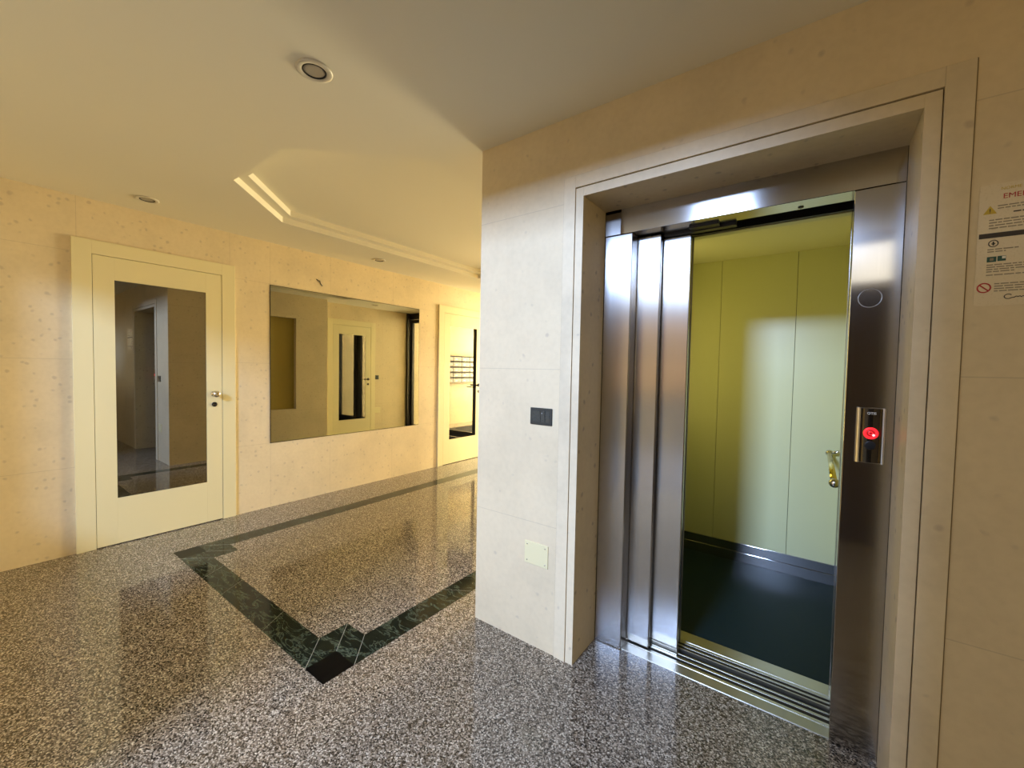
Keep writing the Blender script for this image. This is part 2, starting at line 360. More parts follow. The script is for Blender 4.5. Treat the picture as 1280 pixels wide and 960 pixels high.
# dark inside of the lift shaft behind it
m.box(XC + .131, XC + .14, SD, YP - .14, 0, H + .15, 1); m.box(XC + .14, 1.0, YP - .145, YP - .135, 0, H + .15, 1); m.box(.95, 1.0, SD, YP - .14, 0, H + .15, 1)
m.box(XC + .14, 1.0, SD + .12, YP - .14, H + .10, H + .15, 1); m.box(XC + .14, 1.0, 2.046, YP - .14, -.20, -.15, 1)
m.box(OX1, .95, SD + .001, SD + .01, 0, H + .1, 1); m.box(XC + .14, OX0, SD + .001, SD + .01, 0, H + .1, 1)
m.box(OX0 - .1, OX1 + .1, SD + .102, SD + .12, 2.098, H, 1); m.box(OX0 + .02, .0867, SD + .12, 2.165, 2.098, 2.118, 1); m.box(OX0, .1867, 2.047, 2.082, -.06, -.03, 1)
struct(m, 'wall_front', ['stone_front', 'void', 'niche'], 'beige stone lift wall ending in the pale pillar corner')
m = MB(); m.box(XR2, XR2 + .2, YP, YE, 0, H + .25); struct(m, 'wall_right', 'stone_right', 'set-back beige stone wall opposite the mirror')
m = MB(); wx0, wx1, wz0, wz1 = -3.50, -2.40, .85, 2.25
m.box(XL, wx0, YB - .2, YB, 0, H + .25); m.box(wx1, -2.36, YB - .2, YB, 0, H + .25); m.box(-2.36, -1.70, YB - .2, YB, 0, 1.93); m.box(wx0, wx1, YB - .2, YB, 0, wz0); m.box(wx0, wx1, YB - .2, YB, wz1, H + .25)  # low wall part added unseen to keep entrance light off the left floor
m.box(-.50, .06, YB - .2, YB, 0, H + .25); m.box(.06, 1.3, YB - .2, YB, 0, 2.07); m.box(.06, 1.3, YB - .2, YB, 2.43, H + .25); m.box(1.3, XE + .2, YB - .2, YB, 0, H + .25)
struct(m, 'wall_back', 'stone_plain', 'beige stone wall with the open street entrance')
m = MB(); sy0, sy1, sz0, sz1 = -.15, 1.25, .75, 2.25
m.box(XE, XE + .2, YB, sy0, 0, H + .25); m.box(XE, XE + .2, sy1, D, 0, H + .25); m.box(XE, XE + .2, sy0, sy1, 0, sz0); m.box(XE, XE + .2, sy0, sy1, sz1, H + .25)
m.box(XE, XE + .2, SD, YP, 0, H + .25)
struct(m, 'wall_side', 'stone_plain', 'beige stone side wall with an opening for the added window')

# ceiling with the stepped octagonal tray
def octagon(off):
    x0, x1, y0, y1, c = -3.46 + off, -1.74 - off, 1.045 + off, 4.46 - off, .53 - off * .586
    return [(x0 + c, y0), (x1 - c, y0), (x1, y0 + c), (x1, y1 - c), (x1 - c, y1), (x0 + c, y1), (x0, y1 - c), (x0, y0 + c)]
m = MB(); bm = m.bm
def ring_fill(outer, inner, z):
    from mathutils.geometry import tessellate_polygon
    pts = [(*p, z) for p in outer] + [(*p, z) for p in inner]
    vs = [bm.verts.new(p) for p in pts]
    for t in tessellate_polygon([[Vector(p) for p in pts[:len(outer)]], [Vector(p) for p in pts[len(outer):]]]): m._f([vs[k] for k in t], 0)
def step(a, z0, z1):
    for i in range(8):
        p, q = a[i], a[(i + 1) % 8]; m.poly([(*p, z0), (*q, z0), (*q, z1), (*p, z1)])
o1, o2 = octagon(0), octagon(.07)
cx0, cx1, cy0, cy1 = XL - .18, XE + .2, YB - .2, YE
ring_fill([(cx0, cy0), (-2.36, cy0), (-2.36, .02), (-.50, .02), (-.50, cy0), (cx1, cy0), (cx1, cy1), (cx0, cy1)], o1, H); step(o1, H, H + .045); ring_fill(o1, o2, H + .045); step(o2, H + .045, H + .09)  # unseen notch by the entrance, shaped for steel reflections and the pillar shadow
m.poly([(*p, H + .09) for p in o2])
m.box(cx0, cx1, .02, cy1, H + .2, H + .3); m.box(cx0, -2.36, cy0, .02, H + .2, H + .3); m.box(-.50, cx1, cy0, .02, H + .2, H + .3); m.box(-2.36, -.50, .02, .04, H, H + .3); m.box(-2.38, -2.36, cy0, .04, H, H + .3); m.box(-.50, -.48, cy0, .04, H, H + .3)
struct(m, 'ceiling', 'ceil', 'cream painted ceiling with a stepped octagonal recess')

# stone surround of the lift doorway: outer band, shallow groove, inner band; through the full wall depth
m = MB(); f0, f1 = D - .006, D - .003; gx = .0365; gw = .0028
for a, b, s_ in ((SX0, OX0, 1), (SX1, OX1, -1)):
    m.box(a + s_ * .0015, b - s_ * (gx + gw), f0, SD, 0, SZ - .0015, 0, .0012)
    m.box(b - s_ * gx, b, f1, SD, 0, OZ + .0385, 0, .0008)
    m.box(b - s_ * (gx + gw), b - s_ * gx, D + .004, SD, 0, OZ + .04, 1)
m.box(OX0 - gx - gw, OX1 + gx + gw, f0, SD, OZ + .043, SZ - .0015, 0, .0012)
m.box(OX0, OX1, f1, SD, OZ, OZ + .0385, 0, .0008)
m.box(OX0 - gx, OX1 + gx, D + .004, SD, OZ + .0385, OZ + .043, 1)
for x in (SX0, SX1): m.box(x - .0015, x + .0015, D - .0004, D + .01, 0, SZ, 1)
m.box(SX0, SX1, D - .0004, D + .01, SZ - .0015, SZ + .001, 1)
struct(m, 'trim_2', ['stone_trim', 'groove'], 'stone surround framing the lift doorway')

# unseen windows and transom added for warm fill; far glazed entrance
m = MB()
for a in ((wx0, wx0 + .06, wz0, wz1), (wx1 - .06, wx1, wz0, wz1)): m.box(a[0], a[1], YB - .09, YB - .03, a[2], a[3], 0, .002)
for z in (wz0, wz1 - .06): m.box(wx0 + .06, wx1 - .06, YB - .09, YB - .03, z, z + .06, 0, .002)
o = struct(m, 'fill_window_1', 'black', 'black framed window added unseen in the entrance wall for warm fill'); MB().box(wx0 + .06, wx1 - .06, YB - .064, YB - .056, wz0 + .06, wz1 - .06).build('pane', 'glass', o)
m = MB()
for a in ((sy0, sy0 + .05, sz0, sz1), (sy1 - .05, sy1, sz0, sz1), (sy0 + .05, sy1 - .05, sz0, sz0 + .05), (sy0 + .05, sy1 - .05, sz1 - .05, sz1)): m.box(XE + .01, XE + .03, *a, 0, .002)
o = struct(m, 'fill_window_4', 'black', 'black framed window added unseen in the side wall for warm fill'); MB().box(XE + .018, XE + .024, sy0 + .05, sy1 - .05, sz0 + .05, sz1 - .05).build('pane', 'glass', o)
m = MB(); m.box(.06, .09, YB - .05, YB - .01, 2.07, 2.43, 0, .002); m.box(1.27, 1.3, YB - .05, YB - .01, 2.07, 2.43, 0, .002); m.box(.09, 1.27, YB - .05, YB - .01, 2.07, 2.09, 0, .002); m.box(.09, 1.27, YB - .05, YB - .01, 2.41, 2.43, 0, .002)
o = struct(m, 'fill_window_3', 'black', 'narrow unseen transom window added above the wooden door for warm light'); MB().box(.09, 1.27, YB - .034, YB - .026, 2.09, 2.41).build('pane', 'glass', o)

m = MB(); ty = .05
for x0, x1, y0 in ((XL, -3.92, YG - ty), (-3.27, -3.15, YG - ty), (-1.245, XR2, YG - .12)): m.box(x0, x1, y0, YG + ty, 0, H, 0, .002)
for x0, x1 in ((-3.92, -3.27), (-3.15, -1.245)): m.box(x0, x1, YG - ty, YG + ty, 2.36, H, 0, .002)
m.box(-3.92, -3.27, YG - ty, YG + ty, 0, .12, 0, .002)
o = struct(m, 'window_2', 'black', 'black framed glazed partition at the far end of the hall'); MB().box(-3.92, -3.27, YG - .004, YG + .004, .12, 2.36).build('pane', 'glass', o)
def glazed_leaf(x0, x1, name, lever):
    m = MB(); s_ = .04
    m.box(x0, x0 + .13 if lever else x0 + s_, YG - .03, YG + .03, .01, 2.35, 0, .002); m.box(x1 - s_, x1, YG - .03, YG + .03, .01, 2.35, 0, .002)
    xa = x0 + .13 if lever else x0 + s_
    m.box(xa, x1 - s_, YG - .03, YG + .03, .01, .13, 0, .002); m.box(xa, x1 - s_, YG - .03, YG + .03, 2.28, 2.35, 0, .002)
    o = struct(m, name, 'black', 'black framed glass entrance leaf at the far end'); MB().box(xa, x1 - s_, YG - .004, YG + .004, .13, 2.28).build('pane', 'glass', o)
    if lever:
        h = MB().cyl((x0 + .06, YG - .03, 1.0), (x0 + .06, YG - .075, 1.0), .011); h.tube([(x0 + .06, YG - .072, 1.0), (x0 + .12, YG - .072, 1.0), (x0 + .24, YG - .072, 1.0)], .009); h.build('lever_handle', 'black', o)
glazed_leaf(-3.145, -2.205, 'door_4', True); glazed_leaf(-2.195, -1.25, 'door_5', False)

# ------------------------------------------------------------------ cream doors with tall reflective glass
# local frame: X across the leaf, Y out of the wall, Z up; hand = side of the handle
def make_door(name, label, loc, rz, hand, lever):
    d = empty(name, loc, rz); tag(d, label, None, None, 'structure')
    W, Hh, lw, lh, fw_ = .4915, 2.198, .3895, 2.098, .003
    m = MB(); fp = .018
    m.box(-W, -lw - fw_, 0, fp, 0, Hh, 0, .0015); m.box(lw + fw_, W, 0, fp, 0, Hh, 0, .0015); m.box(-lw - fw_, lw + fw_, 0, fp, lh + fw_, Hh, 0, .0015)
    m.build('door_frame', 'door', d)
    m = MB(); m.box(-lw - fw_ + .0002, lw + fw_ - .0002, .0002, .0012, 0.0005, lh + fw_ - .0002); m.build('shadow_gap', 'gap', d)  # dark sheet stands in for the shade in the gaps around the leaf
    gx_, g0, g1 = .2775, .345, 1.936; lp = .0165
    m = MB(); m.box(-lw, -gx_, .0012, lp, .007, lh, 0, .0008); m.box(gx_, lw, .0012, lp, .007, lh, 0, .0008)
    m.box(-gx_, gx_, .0012, lp, .007, g0, 0, .0008); m.box(-gx_, gx_, .0012, lp, g1, lh, 0, .0008)
    leaf = m.build('door_leaf', 'door', d)
    m = MB(); m.box(-gx_ + .0005, gx_ - .0005, .0014, .0115, g0 + .0005, g1 - .0005); tag(m.build('glass_panel', 'doorglass', d), 'tall dark reflective glass panel')
    hx = hand * .333
    if lever:
        m = MB(); m.lathe([(.0, .0), (.024, 0), (.024, .006), (.020, .009), (.010, .010), (.009, .045), (0, .045)], (hx, lp, 1.10), (0, 1, 0), 24)
        m.tube([(hx, lp + .045, 1.10), (hx - hand * .03, lp + .046, 1.10), (hx - hand * .12, lp + .043, 1.10)], .009); m.build('lever_handle', 'darkmetal', d)
    else:
        m = MB(); m.lathe([(0, 0), (.026, 0), (.026, .004), (.012, .008), (.011, .022), (.018, .032), (.0265, .044), (.0275, .055), (.024, .064), (.012, .068), (0, .069)], (hx, lp, 1.092), (0, 1, 0), 28)
        tag(m.build('door_knob', 'chrome', d), 'round satin metal knob')
    m = MB(); m.lathe([(0, 0), (.020, 0), (.020, .004), (.014, .0065), (.008, .0065), (.0075, .004), (0, .004)], (hx, lp, 1.003), (0, 1, 0), 24); lk = m.build('lock_cylinder', 'darkmetal', d)
    MB().box(hx - .0018, hx + .0018, lp + .004, lp + .007, .995, 1.011).build('keyway', 'black', lk)
    return d
q = math.pi / 2
make_door('door_1', 'cream door with dark glass nearest on the left wall', (XL, .9785, 0), -q, -1, False)
make_door('door_2', 'cream door at the far end of the left wall', (XL, 4.3805, 0), -q, -1, True)
make_door('door_3', 'cream door seen in the wall mirror', (XR2, 4.455, 0), q, 1, True)

# dark wooden double door in the wall opposite the lift (unseen, added for its dark reflection in the steel)
dd = empty('door_6', (.45, YB, 0)); tag(dd, 'dark brown wooden double door added unseen in the wall opposite the lift', None, None, 'structure')
for x0, x1 in ((-.86, .0), (.004, .86)):
    lf = MB().box(x0, x1, 0, .03, .006, 1.96, 0, .002).build('door_leaf', 'wood', dd)
    for z0, z1 in ((.12, .85), (1.0, 1.84)): MB().box(x0 + .12, x1 - .12, .03, .038, z0, z1, 0, .006).build('raised_panel', 'wood', lf)
m = MB(); m.box(-.93, -.863, 0, .04, 0, 2.03, 0, .003); m.box(.863, .93, 0, .04, 0, 2.03, 0, .003); m.box(-.863, .863, 0, .04, 1.963, 2.03, 0, .003); m.build('door_frame', 'wood', dd)

# ------------------------------------------------------------------ wall mirrors
def wall_mirror(y0, y1, z0, z1, x, s_, label):
    t = empty('wall_mirror', (x, (y0 + y1) / 2, z0)); tag(t, label, 'mirror'); hw = (y1 - y0) / 2; hh = z1 - z0
    m = MB(); m.box(0, s_ * .005, -hw, hw, 0, hh, 0, .0012); m.build('mirror_glass', 'mirror', t)
    m = MB(); e = .004
    for a in ((-hw - e, -hw, -e, hh + e), (hw, hw + e, -e, hh + e), (-hw, hw, -e, 0), (-hw, hw, hh, hh + e)): m.box(0, s_ * .003, *a)
    m.build('edge_trim', 'darkmetal', t)
wall_mirror(1.764, 3.553, .612, 2.089, XL, 1, 'large bronze tinted mirror set in the left wall between the two cream doors')

# small crack above the mirror, built as a thin dark tube
m = MB(); m.tube([(XL + .0015, 2.205, 2.225), (XL + .003, 2.225, 2.21), (XL + .002, 2.24, 2.215), (XL + .003, 2.245, 2.19), (XL + .0015, 2.268, 2.165)], .0035, 8); c = m.build('wall_crack', 'darkmetal'); tag(c, 'short dark crooked crack in the stone above the large mirror', 'crack')

# ------------------------------------------------------------------ recessed ceiling spots
sp = empty('ceiling_spotlight', (-1.591, .842, H))
m = MB(); m.lathe([(.064, 0), (.066, -.003), (.060, -.006), (.046, -.0065), (.043, -.003), (.0425, 0)], (0, 0, 0), (0, 0, 1), 40, 0, False); m.build('trim_ring', 'ring', sp)
m = MB(); m.lathe([(.0425, -.0012), (.0425, -.0052), (.0385, -.0056), (.0375, -.0012)], (0, 0, 0), (0, 0, 1), 40, 0, False); m.build('dark_collar', 'gap', sp)
m = MB(); m.lathe([(.0385, -.0010), (.036, -.0030), (.030, -.0042), (.018, -.0035), (0, -.003)], (0, 0, 0), (0, 0, 1), 40, 0, False); m.build('lamp_glass', 'lens', sp)
G = 'recessed round ceiling spotlights'
tag(sp, 'round recessed ceiling spotlight nearest the camera, above the floor inlay corner', 'ceiling light', G)
for (x, y, lb) in ((-3.782, .819, 'small recessed ceiling spotlight above the nearest cream door'), (-3.777, 2.704, 'small recessed ceiling spotlight above the large wall mirror'), (-1.64, 4.64, 'recessed ceiling spotlight in front of the opposite door, seen in the mirror')):
    c = copy_tree(sp); c.location = (x, y, H); c['label'] = lb

# ------------------------------------------------------------------ light switch and blank cover plate
def switch(loc, rz, label, wd=.120):
    t = empty('light_switch', loc, rz); tag(t, label, 'light switch'); h2 = .0405
    m = MB(); m.box(-wd / 2, wd / 2, 0, .008, -h2, h2, 0, .003); m.build('cover_plate', 'bplastic', t)
    rk = MB()
    rk.prism([(-.024, .008, -.026), (-.024, .0085, .026), (-.024, .013, .026), (-.024, .0095, -.026)], (.023, 0, 0)); r1 = rk.build('rocker', 'rocker', t)
    d_ = MB(); d_.lathe([(0, 0), (.0022, 0), (.0018, .0008), (0, .001)], (-.0085, .0122, .016), (0, 1, 0), 12); tag(d_.build('indicator_dot', 'white', r1), 'tiny white indicator dot')
    MB().prism([(.001, .008, -.026), (.001, .0085, .026), (.001, .013, .026), (.001, .0095, -.026)], (.023, 0, 0)).build('rocker', 'rocker', t)
    MB().box(-.048, -.0255, .008, .0092, -.026, .026, 0, .0005).build('blank_insert', 'rocker', t); MB().box(.0255, .048, .008, .0092, -.026, .026, 0, .0005).build('blank_insert', 'rocker', t)
# on the pillar front (wall faces -Y): rotate 180 so that local +Y points to the camera side
switch((-1.044, D, 1.1275), math.pi, 'dark grey rocker light switch on the pale pillar beside the lift surround')
switch((XR2, 4.98, 1.135), q, 'dark light switch beside the opposite door, seen in the mirror')
t = empty('blank_cover_plate', (-1.0565, D, .459), math.pi); tag(t, 'ivory blank cover plate low on the pale pillar', 'cover plate')
m = MB(); m.box(-.067, .067, 0, .005, -.055, .055, 0, .004); m.build('plate', 'ivory', t)
for sx in (-1, 1):
    for sz in (-1, 1):
        m = MB(); m.lathe([(0, 0), (.0034, 0), (.003, .0012), (0, .0014)], (sx * .051, .005, sz * .039), (0, 1, 0), 14); s_ = m.build('screw', 'chrome', t)
        MB().box(sx * .051 - .0028, sx * .051 + .0028, .0062, .0066, sz * .039 - .0005, sz * .039 + .0005).build('slot', 'black', s_)
t = empty('blank_cover_plate', (XR2, 4.995, .48), q); tag(t, 'ivory blank cover plate under the switch seen in the mirror', 'cover plate')
m = MB(); m.box(-.085, .085, 0, .005, -.055, .055, 0, .004); m.build('plate', 'ivory', t)

# ------------------------------------------------------------------ lift entrance
en = empty('lift_entrance', (0, SD, 0)); tag(en, 'brushed steel lift entrance frame with header and sill', 'lift door frame')
def part(mb, name, mats, parent, org=(0, SD, 0)):
    o = mb.build(name, mats, parent); o.location = (-org[0], -org[1], -org[2]); return o
J1, J2, ZH = -.7144, .0867, 1.998
m = MB(); m.box(OX0 + .001, J1, SD, SD + .075, 0, ZH, 0, .004); part(m, 'jamb', 'steel', en)
m = MB(); m.box(J2, OX1 - .001, SD, SD + .02, 0, ZH, 0, .0015); m.box(J2, J2 + .012, SD + .002, SD + .10, 0, ZH); part(m, 'jamb', 'steel_jamb', en)
m = MB(); m.box(OX0 + .0785, OX1 - .001, SD, SD + .10, ZH + .002, OZ + .05, 0, .0015); hd = part(m, 'header', 'steel_header', en)
m = MB(); m.box(OX0 + .001, OX0 + .0775, SD + .001, SD + .10, ZH + .002, OZ - .012, 0, .0015); tag(part(m, 'header_end_plate', 'steel_dark', en), 'darker steel plate at the left end of the header')
m = MB(); m.box(-.60, -.30, SD + .105, SD + .14, ZH - .012, ZH + .03, 0, .002); m.box(-.48, -.36, SD + .06, SD + .105, ZH - .008, ZH + .02, 0, .002); part(m, 'door_track', 'black', en)
m = MB(); m.lathe([(0, 0), (.010, 0), (.009, -.003), (.004, -.004), (0, -.0025)], (-.072, 1.965, ZH + .002), (0, 0, 1), 16, 0, False); part(m, 'door_sensor', 'black', en)
# ribbed sill with two running grooves
m = MB(); y = 1.905; ridges = []
m.box(J1, J2, 1.903, 2.046, -.03, .0012)
for k in range(9): m.box(J1, J2, 1.905 + k * .0066, 1.905 + k * .0066 + .0040, .0012, .0030)
m.box(J1, J2, 1.968, 1.982, .0012, .0034); m.box(J1, J2, 2.006, 2.016, .0012, .0034); m.box(J1, J2, 2.040, 2.046, .0012, .0034)
part(m, 'sill', 'alu', en)
m = MB(); m.box(J1, J2, 1.984, 2.004, .0012, .0016); m.box(J1, J2, 2.018, 2.038, .0012, .0016); part(m, 'sill_groove', 'gap', en)
m = MB(); m.lathe([(.030, 0), (.031, .0006), (.0325, .0006), (.033, 0)], (.140, SD, 1.62), (0, -1, 0), 40, 0, False); tag(part(m, 'ring_mark', 'steel_dark', en), 'faint ring scratched on the right jamb')

# telescopic landing doors, slid open to the left
ld = empty('lift_landing_door', (-.6, 2.0, 0)); tag(ld, 'two brushed steel sliding lift door panels stacked open at the left', 'lift door')
O2 = (-.6, 2.0, 0)
m = MB(); m.box(OX0, -.606, 1.975, 2.002, .010, 1.993, 0, .004); part(m, 'door_panel', 'steel', ld, O2)
m = MB(); m.box(OX0, -.484, 2.020, 2.047, .034, 1.985, 0, .004); p2 = part(m, 'door_panel', 'steel', ld, O2)
m = MB(); m.box(-.74, -.486, 2.018, 2.046, .0045, .012); m.box(-.74, -.486, 2.022, 2.044, .015, .022); m.box(-.74, -.486, 2.020, 2.046, .024, .033); o = m.build('guide_rail', 'alu', p2)

# ------------------------------------------------------------------ lift cab
cb = empty('lift_cab', (-.4, 2.8, 0)); tag(cb, 'open lift cab with pale yellow-green panels and dark green floor', 'lift'); O3 = (-.4, 2.8, 0)
CX0, CX1, CY0, CY1, CZ = -.98, .165, 2.235, 3.33, 2.165
m = MB()
for a, b in ((CX0, -.578), (-.5755, -.123), (-.1205, CX1)): m.box(a, b, CY1, CY1 + .02, .13, CZ, 0, .0008)
part(m, 'back_wall', 'cabwall', cb, O3)
m = MB(); m.box(CX0, CX1, CY1 + .012, CY1 + .03, 0, CZ); part(m, 'back_wall_joints', 'gap', cb, O3)
m = MB(); m.box(CX1, CX1 + .02, CY0, CY1, .13, CZ); part(m, 'side_wall', 'cabwall', cb, O3)
m = MB(); m.box(CX0 - .02, CX0, CY0, CY1, .13, CZ); part(m, 'side_wall', 'cabwall', cb, O3)
m = MB(); m.box(CX0 - .02, CX1 + .02, CY0, CY1 + .03, CZ, CZ + .03); part(m, 'cab_ceiling', 'cabceil', cb, O3)
m = MB(); m.box(CX0 - .02, CX1 + .02, CY0, CY1 + .03, -.06, .001); part(m, 'cab_floor', 'cabfloor', cb, O3)
m = MB(); m.box(CX0, CX1, CY1 - .010, CY1 + .012, .072, .133, 0, .001); m.box(CX0, CX1, CY1 - .012, CY1 + .012, 0.001, .070, 0, .001)
m.box(CX1 - .010, CX1, CY0, CY1 - .012, .001, .133, 0, .001); m.box(CX0, CX0 + .010, CY0, CY1 - .012, .001, .133, 0, .001); part(m, 'kick_plate', 'steel_header', cb, O3)
m = MB(); m.box(CX0 - .02, -.72, 2.17, CY0, 0, CZ + .03); m.box(J2 + .018, CX1 + .02, 2.17, CY0, 0, CZ + .03); m.box(-.72, J2 + .018, 2.19, CY0, 2.018, CZ + .03); part(m, 'front_return', 'cabwall', cb, O3)
m = MB(); m.box(-.72, J2 + .018, 2.17, 2.189, 2.022, CZ + .03); tag(part(m, 'lintel_shade', 'black', cb, O3), 'black strip standing in for the dark gap over the cab doorway')  # black colour stands in for the shaded gap behind the header
# sill of the cab
m = MB(); m.box(-.80, J2 + .02, 2.083, 2.235, -.03, .0012)
for y0, y1 in ((2.083, 2.088), (2.108, 2.116), (2.136, 2.146), (2.156, 2.2335)): m.box(-.80, J2 + .02, y0, y1, .0012, .0034, 0, .0004)
part(m, 'cab_sill', 'alu', cb, O3)
m = MB(); m.box(-.80, J2 + .02, 2.090, 2.106, .0012, .0017); m.box(-.80, J2 + .02, 2.118, 2.134, .0012, .0017); part(m, 'cab_sill_groove', 'gap', cb, O3)
m = MB(); m.box(-.86, -.595, 2.092, 2.106, .01, 2.0, 0, .001); part(m, 'cab_door_panel', 'steel_dark', cb, O3)
m = MB(); m.box(-.86, -.497, 2.118, 2.134, .01, 2.0, 0, .001); part(m, 'cab_door_panel', 'steel_dark', cb, O3)
# edge strip of the cab doorway and black safety edge
m = MB(); m.box(J2 + .006, J2 + .018, 2.168, 2.24, 0, 2.018); part(m, 'doorway_edge', 'steel', cb, O3)
m = MB(); m.box(CX1 - .055, CX1 - .008, 2.36, 2.52, .60, .80, 0, .004); part(m, 'control_panel', 'black', cb, O3)
# handrail on the right wall with ball ends
hr = MB(); rx, rz_ = .084, .862; hr.tube([(rx, 2.36, rz_), (rx, 3.26, rz_)], .013, 16); rail = part(hr, 'handrail', 'brass', cb, O3)
for yy in (2.36, 3.26):
    b = MB(); b.ball((rx, yy, rz_), .021); b.cyl((rx, yy, rz_), (CX1, yy, rz_ + .02), .009); b.lathe([(0, 0), (.022, 0), (.022, .005), (0, .006)], (CX1, yy, rz_ + .02), (-1, 0, 0), 20); o = b.build('rail_bracket', 'chrome', rail)
# upright lamp on the hidden left wall
m = MB(); m.box(CX0, CX0 + .03, 2.78, 2.92, .92, 1.98, 0, .004); part(m, 'lamp_cover', 'cabceil', cb, O3)
# ------------------------------------------------------------------ call button panel on the right jamb
cp = empty('call_button_panel', (.159, SD, 1.046), math.pi); tag(cp, 'narrow steel call panel with glowing red button on the right lift jamb', 'lift button panel')
def rbox_y(mb, x0, x1, z0, z1, y0, y1, r, mat=0):
    pts = []
    for cx_, cz_, a0 in ((x1 - r, z1 - r, 0), (x0 + r, z1 - r, 90), (x0 + r, z0 + r, 180), (x1 - r, z0 + r, 270)):
        for k in range(5): a = math.radians(a0 + k * 22.5); pts.append((cx_ + r * math.cos(a), y0, cz_ + r * math.sin(a)))
    return mb.prism(pts, (0, y1 - y0, 0), mat)
m = MB(); rbox_y(m, -.040, .040, 0, .195, 0, .006, .006); m.build('back_plate', 'steel', cp)
for s_ in (-1, 1):
    m = MB(); pts = [(s_ * x, y_, 0.002) for x, y_ in ((.0275, .006), (.040, .006), (.0395, .011), (.037, .0155), (.033, .0175), (.029, .0165), (.0275, .013))]
    m.prism(pts, (0, 0, .191)); m.build('side_rail', 'chrome', cp)
m = MB(); pts = [(x, .006 + .008 * (1 - (x / .0275) ** 2) + .0015, .004) for x in [-.0272 + .0272 * 2 * k / 12 for k in range(13)]]
pts = [(-.0272, .006, .004)] + pts + [(.0272, .006, .004)]
m.prism(pts, (0, 0, .187), 0, False); m.build('face_plate', 'bronze', cp)
fy = .0153
m = MB(); m.lathe([(.0115, .0), (.0125, .0022), (.0185, .0022), (.0205, 0)], (0, fy, .106), (0, 1, 0), 36, 0, False); b = m.build('button_ring', 'led', cp); tag(b, 'glowing red ring')
m = MB(); m.lathe([(0, .0018), (.008, .0016), (.0120, .0004), (.0120, -.001)], (0, fy, .106), (0, 1, 0), 30, 0, False); bt_ = m.build('button', 'darkred', cp)
m = MB(); m.lathe([(.0040, .0018), (.0052, .0026), (.0064, .0018)], (0, fy, .106), (0, 1, 0), 24, 0, False); m.build('button_symbol', 'led', bt_)
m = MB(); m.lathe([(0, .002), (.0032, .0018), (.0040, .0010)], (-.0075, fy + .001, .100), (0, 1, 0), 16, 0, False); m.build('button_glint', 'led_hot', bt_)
m = MB(); m.lathe([(.0155, -.001), (.0155, .0006), (.012, .0008), (0, .0006)], (0, fy - .0004, .064), (0, 1, 0), 28, 0, False); m.build('key_switch', 'black', cp)
tx = text_mesh('OTIS', .0115, 'lettering', 'ink_white', cp, (0, fy + .0006, .171), (q, 0, math.pi), .0002, 'CENTER', .0002)

# ------------------------------------------------------------------ emergency notice on the right wall
sg = empty('emergency_notice', (.338, D - .0002, 1.545), 0); tag(sg, 'lift emergency notice sticker with red heading right of the doorway', 'notice')
# local X right, Z up, front is -Y
m = MB(); rbox_y(m, 0, .32, 0, .322, -.0006, 0, .006); m.build('sticker_sheet', 'film', sg)
def bar(x0, x1, z0, z1, mat, name='printed_bar'):
    m = MB(); m.box(x0, x1, -.0010, -.0006, z0, z1); return m.build(name, mat, sg)
R0 = (q, 0, 0)
text_mesh('NORME DI COMPORTAMENTO IN CASO DI', .0105, 'heading_text', 'ink_yellow', sg, (.038, -.0008, .304), R0, .0001)
text_mesh('EMERGENZA', .0185, 'heading_text', 'ink_red', sg, (.042, -.0008, .281), R0, .0002, 'LEFT', 0.0)
m = MB(); m.prism([(.008, -.0010, .244), (.033, -.0010, .244), (.0205, -.0010, .266)], (0, .0004, 0)); wt = m.build('warning_triangle', 'ink_yellow', sg)
m = MB(); m.box(.0197, .0213, -.0014, -.0010, .250, .258); m.box(.0197, .0213, -.0014, -.0010, .2468, .2486); m.build('exclamation_mark', 'ink_dark', wt)
def lines(x0, x1, z, n, dz, mat='ink_grey', th=.0028, seed=1):
    rr = random.Random(seed); m = MB()
    for k in range(n):
        x = x0; xe = x1 if k < n - 1 else x0 + (x1 - x0) * .6
        while x < xe:
            wl = rr.uniform(.006, .018); m.box(x, min(x + wl, xe), -.0009, -.0006, z - k * dz, z - k * dz + th); x += wl + .0022
    m.build('fine_print', mat, sg)
lines(.034, .30, .262, 2, .0065, seed=2); lines(.062, .17, .242, 1, .007, 'ink_dark', .003, 5); lines(.020, .30, .226, 4, .0072, seed=3)
bar(.003, .317, .180, .193, 'ink_dark', 'black_band'); lines(.030, .25, .1845, 1, .01, 'ink_white', .0032, 9)
m = MB(); m.lathe([(.0075, 0), (.0075, .0004), (.0095, .0004), (.0095, 0)], (.030, -.0006, .165), (0, -1, 0), 28, 0, False); m.box(.0285, .0315, -.0010, -.0006, .160, .170); m.box(.0265, .0335, -.0010, -.0006, .163, .1655); m.build('pictogram', 'ink_dark', sg)
lines(.020, .075, .148, 2, .006, seed=11)
p = bar(.020, .037, .116, .130, 'ink_green', 'green_pictogram'); m = MB(); m.box(.025, .032, -.0013, -.0010, .1195, .1265); m.build('pictogram_symbol', 'ink_grey', p)
p = bar(.039, .054, .117, .1305, 'ink_green', 'green_pictogram'); m = MB(); m.box(.047, .0535, -.0013, -.0010, .123, .1295); m.build('pictogram_symbol', 'ink_white', p)
lines(.020, .105, .107, 4, .006, seed=12); lines(.020, .20, .080, 1, .006, seed=17)
m = MB(); m.lathe([(.0105, 0), (.0105, .0004), (.0135, .0004), (.0135, 0)], (.0175, -.0006, .048), (0, -1, 0), 36, 0, False)
d1 = Vector((.0105 * .7, 0, -.0105 * .7)); c0 = Vector((.0175, -.0010, .048)); n_ = Vector((.001, 0, .001))
m.prism([c0 - d1 + n_, c0 + d1 + n_, c0 + d1 - n_, c0 - d1 - n_], (0, .0004, 0)); m.build('prohibition_sign', 'ink_red', sg)
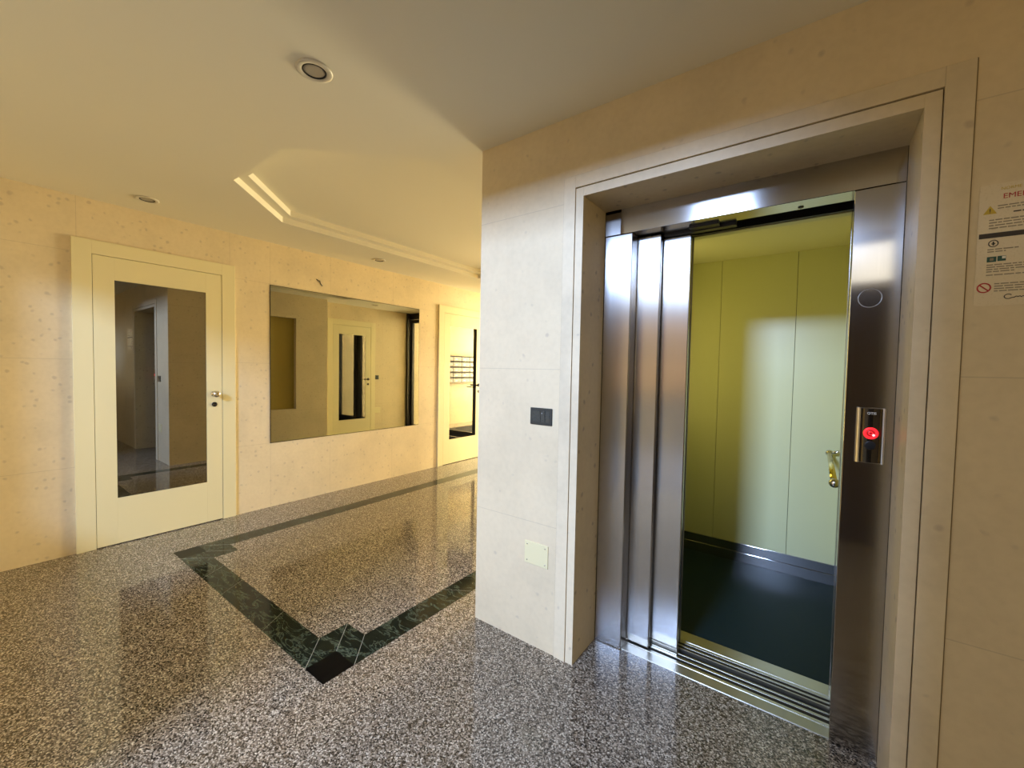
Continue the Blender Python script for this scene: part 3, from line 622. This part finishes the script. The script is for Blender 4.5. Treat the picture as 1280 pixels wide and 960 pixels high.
lines(.036, .30, .056, 4, .0064, seed=13)
m = MB(); a = [(.062 + .007 * math.cos(math.radians(t_)), -.0010, .022 + .006 * math.sin(math.radians(t_))) for t_ in range(40, 330, 20)]
a += [(.073 + k * .0024, -.0010, .019 + .0028 * abs(math.sin(k * 1.25))) for k in range(17)]
m.tube(a, .0010, 6); m.build('maker_script', 'ink_dark', sg)

# ------------------------------------------------------------------ vestibule beyond the glazed entrance: mailboxes, mat
mbx = empty('mailbox', (XR2, 6.7, 1.0), q)
# local X across, Y out of the wall
mw, mh = .285, .128
MB().box(0.002, mw - .002, 0, .12, 0.002, mh - .002, 0, .002).build('box_body', 'darkmetal', mbx)
dr = MB().box(.008, mw - .008, .12, .126, .010, mh - .030, 0, .002).build('flap_door', 'mailbox', mbx)
MB().box(.06, .14, .126, .1275, .030, .060).build('name_card', 'mailcard', dr)
MB().lathe([(0, 0), (.006, 0), (.006, .003), (0, .003)], (.235, .126, .045), (0, 1, 0), 12).build('cam_lock', 'chrome', dr)
MB().box(.012, mw - .012, .12, .1225, mh - .024, mh - .010).build('letter_slot', 'gap', mbx)
cols, rows = 5, 5
ords = ['top', 'second', 'third', 'fourth', 'bottom']
coln = ['first', 'second', 'third', 'fourth', 'fifth']
for r in range(rows):
    for c_ in range(cols):
        o = mbx if (r == 0 and c_ == 0) else copy_tree(mbx)
        o.location = (XR2, 6.72 + c_ * mw, 1.0 + (rows - 1 - r) * mh)
        tag(o, 'metal mailbox reflected in the far door, %s row, %s column from the glazed entrance' % (ords[r], coln[c_]), 'mailbox', 'mailboxes on the vestibule wall')
m = MB(); m.box(-3.6, -1.7, 5.95, 8.0, 0.0005, .012, 0, .003); tag(m.build('entrance_mat', 'mat'), 'black entrance mat beyond the glazed doors, seen only in reflections', 'door mat')

# ------------------------------------------------------------------ street outside the open entrance (seen in the steel)
m = MB(); m.box(-40, 40, -40, YB - .2, -.2, -.02); struct(m, 'ground', 'asphalt', 'asphalt street outside')
bd = empty('house_facade', (-6, -24, -.02)); tag(bd, 'orange rendered house across the street, blurred in the lift steel', 'house')
MB().box(-26, 26, -3, 0, 0, 5.3, 0, .02).build('facade_wall', 'orange', bd)
MB().box(-26.5, 26.5, -3.2, .5, 5.3, 5.55, 0, .02).build('eaves', 'shutter', bd)
for k in range(10):
    x = -20 + k * 4.4
    wn = MB().box(x, x + 1.1, 0, .06, 2.2, 3.9, 0, .01).build('window', 'shutter', bd)
    MB().box(x - .1, x + 1.2, 0, .14, 2.08, 2.2, 0, .01).build('window_sill', 'grout', wn)
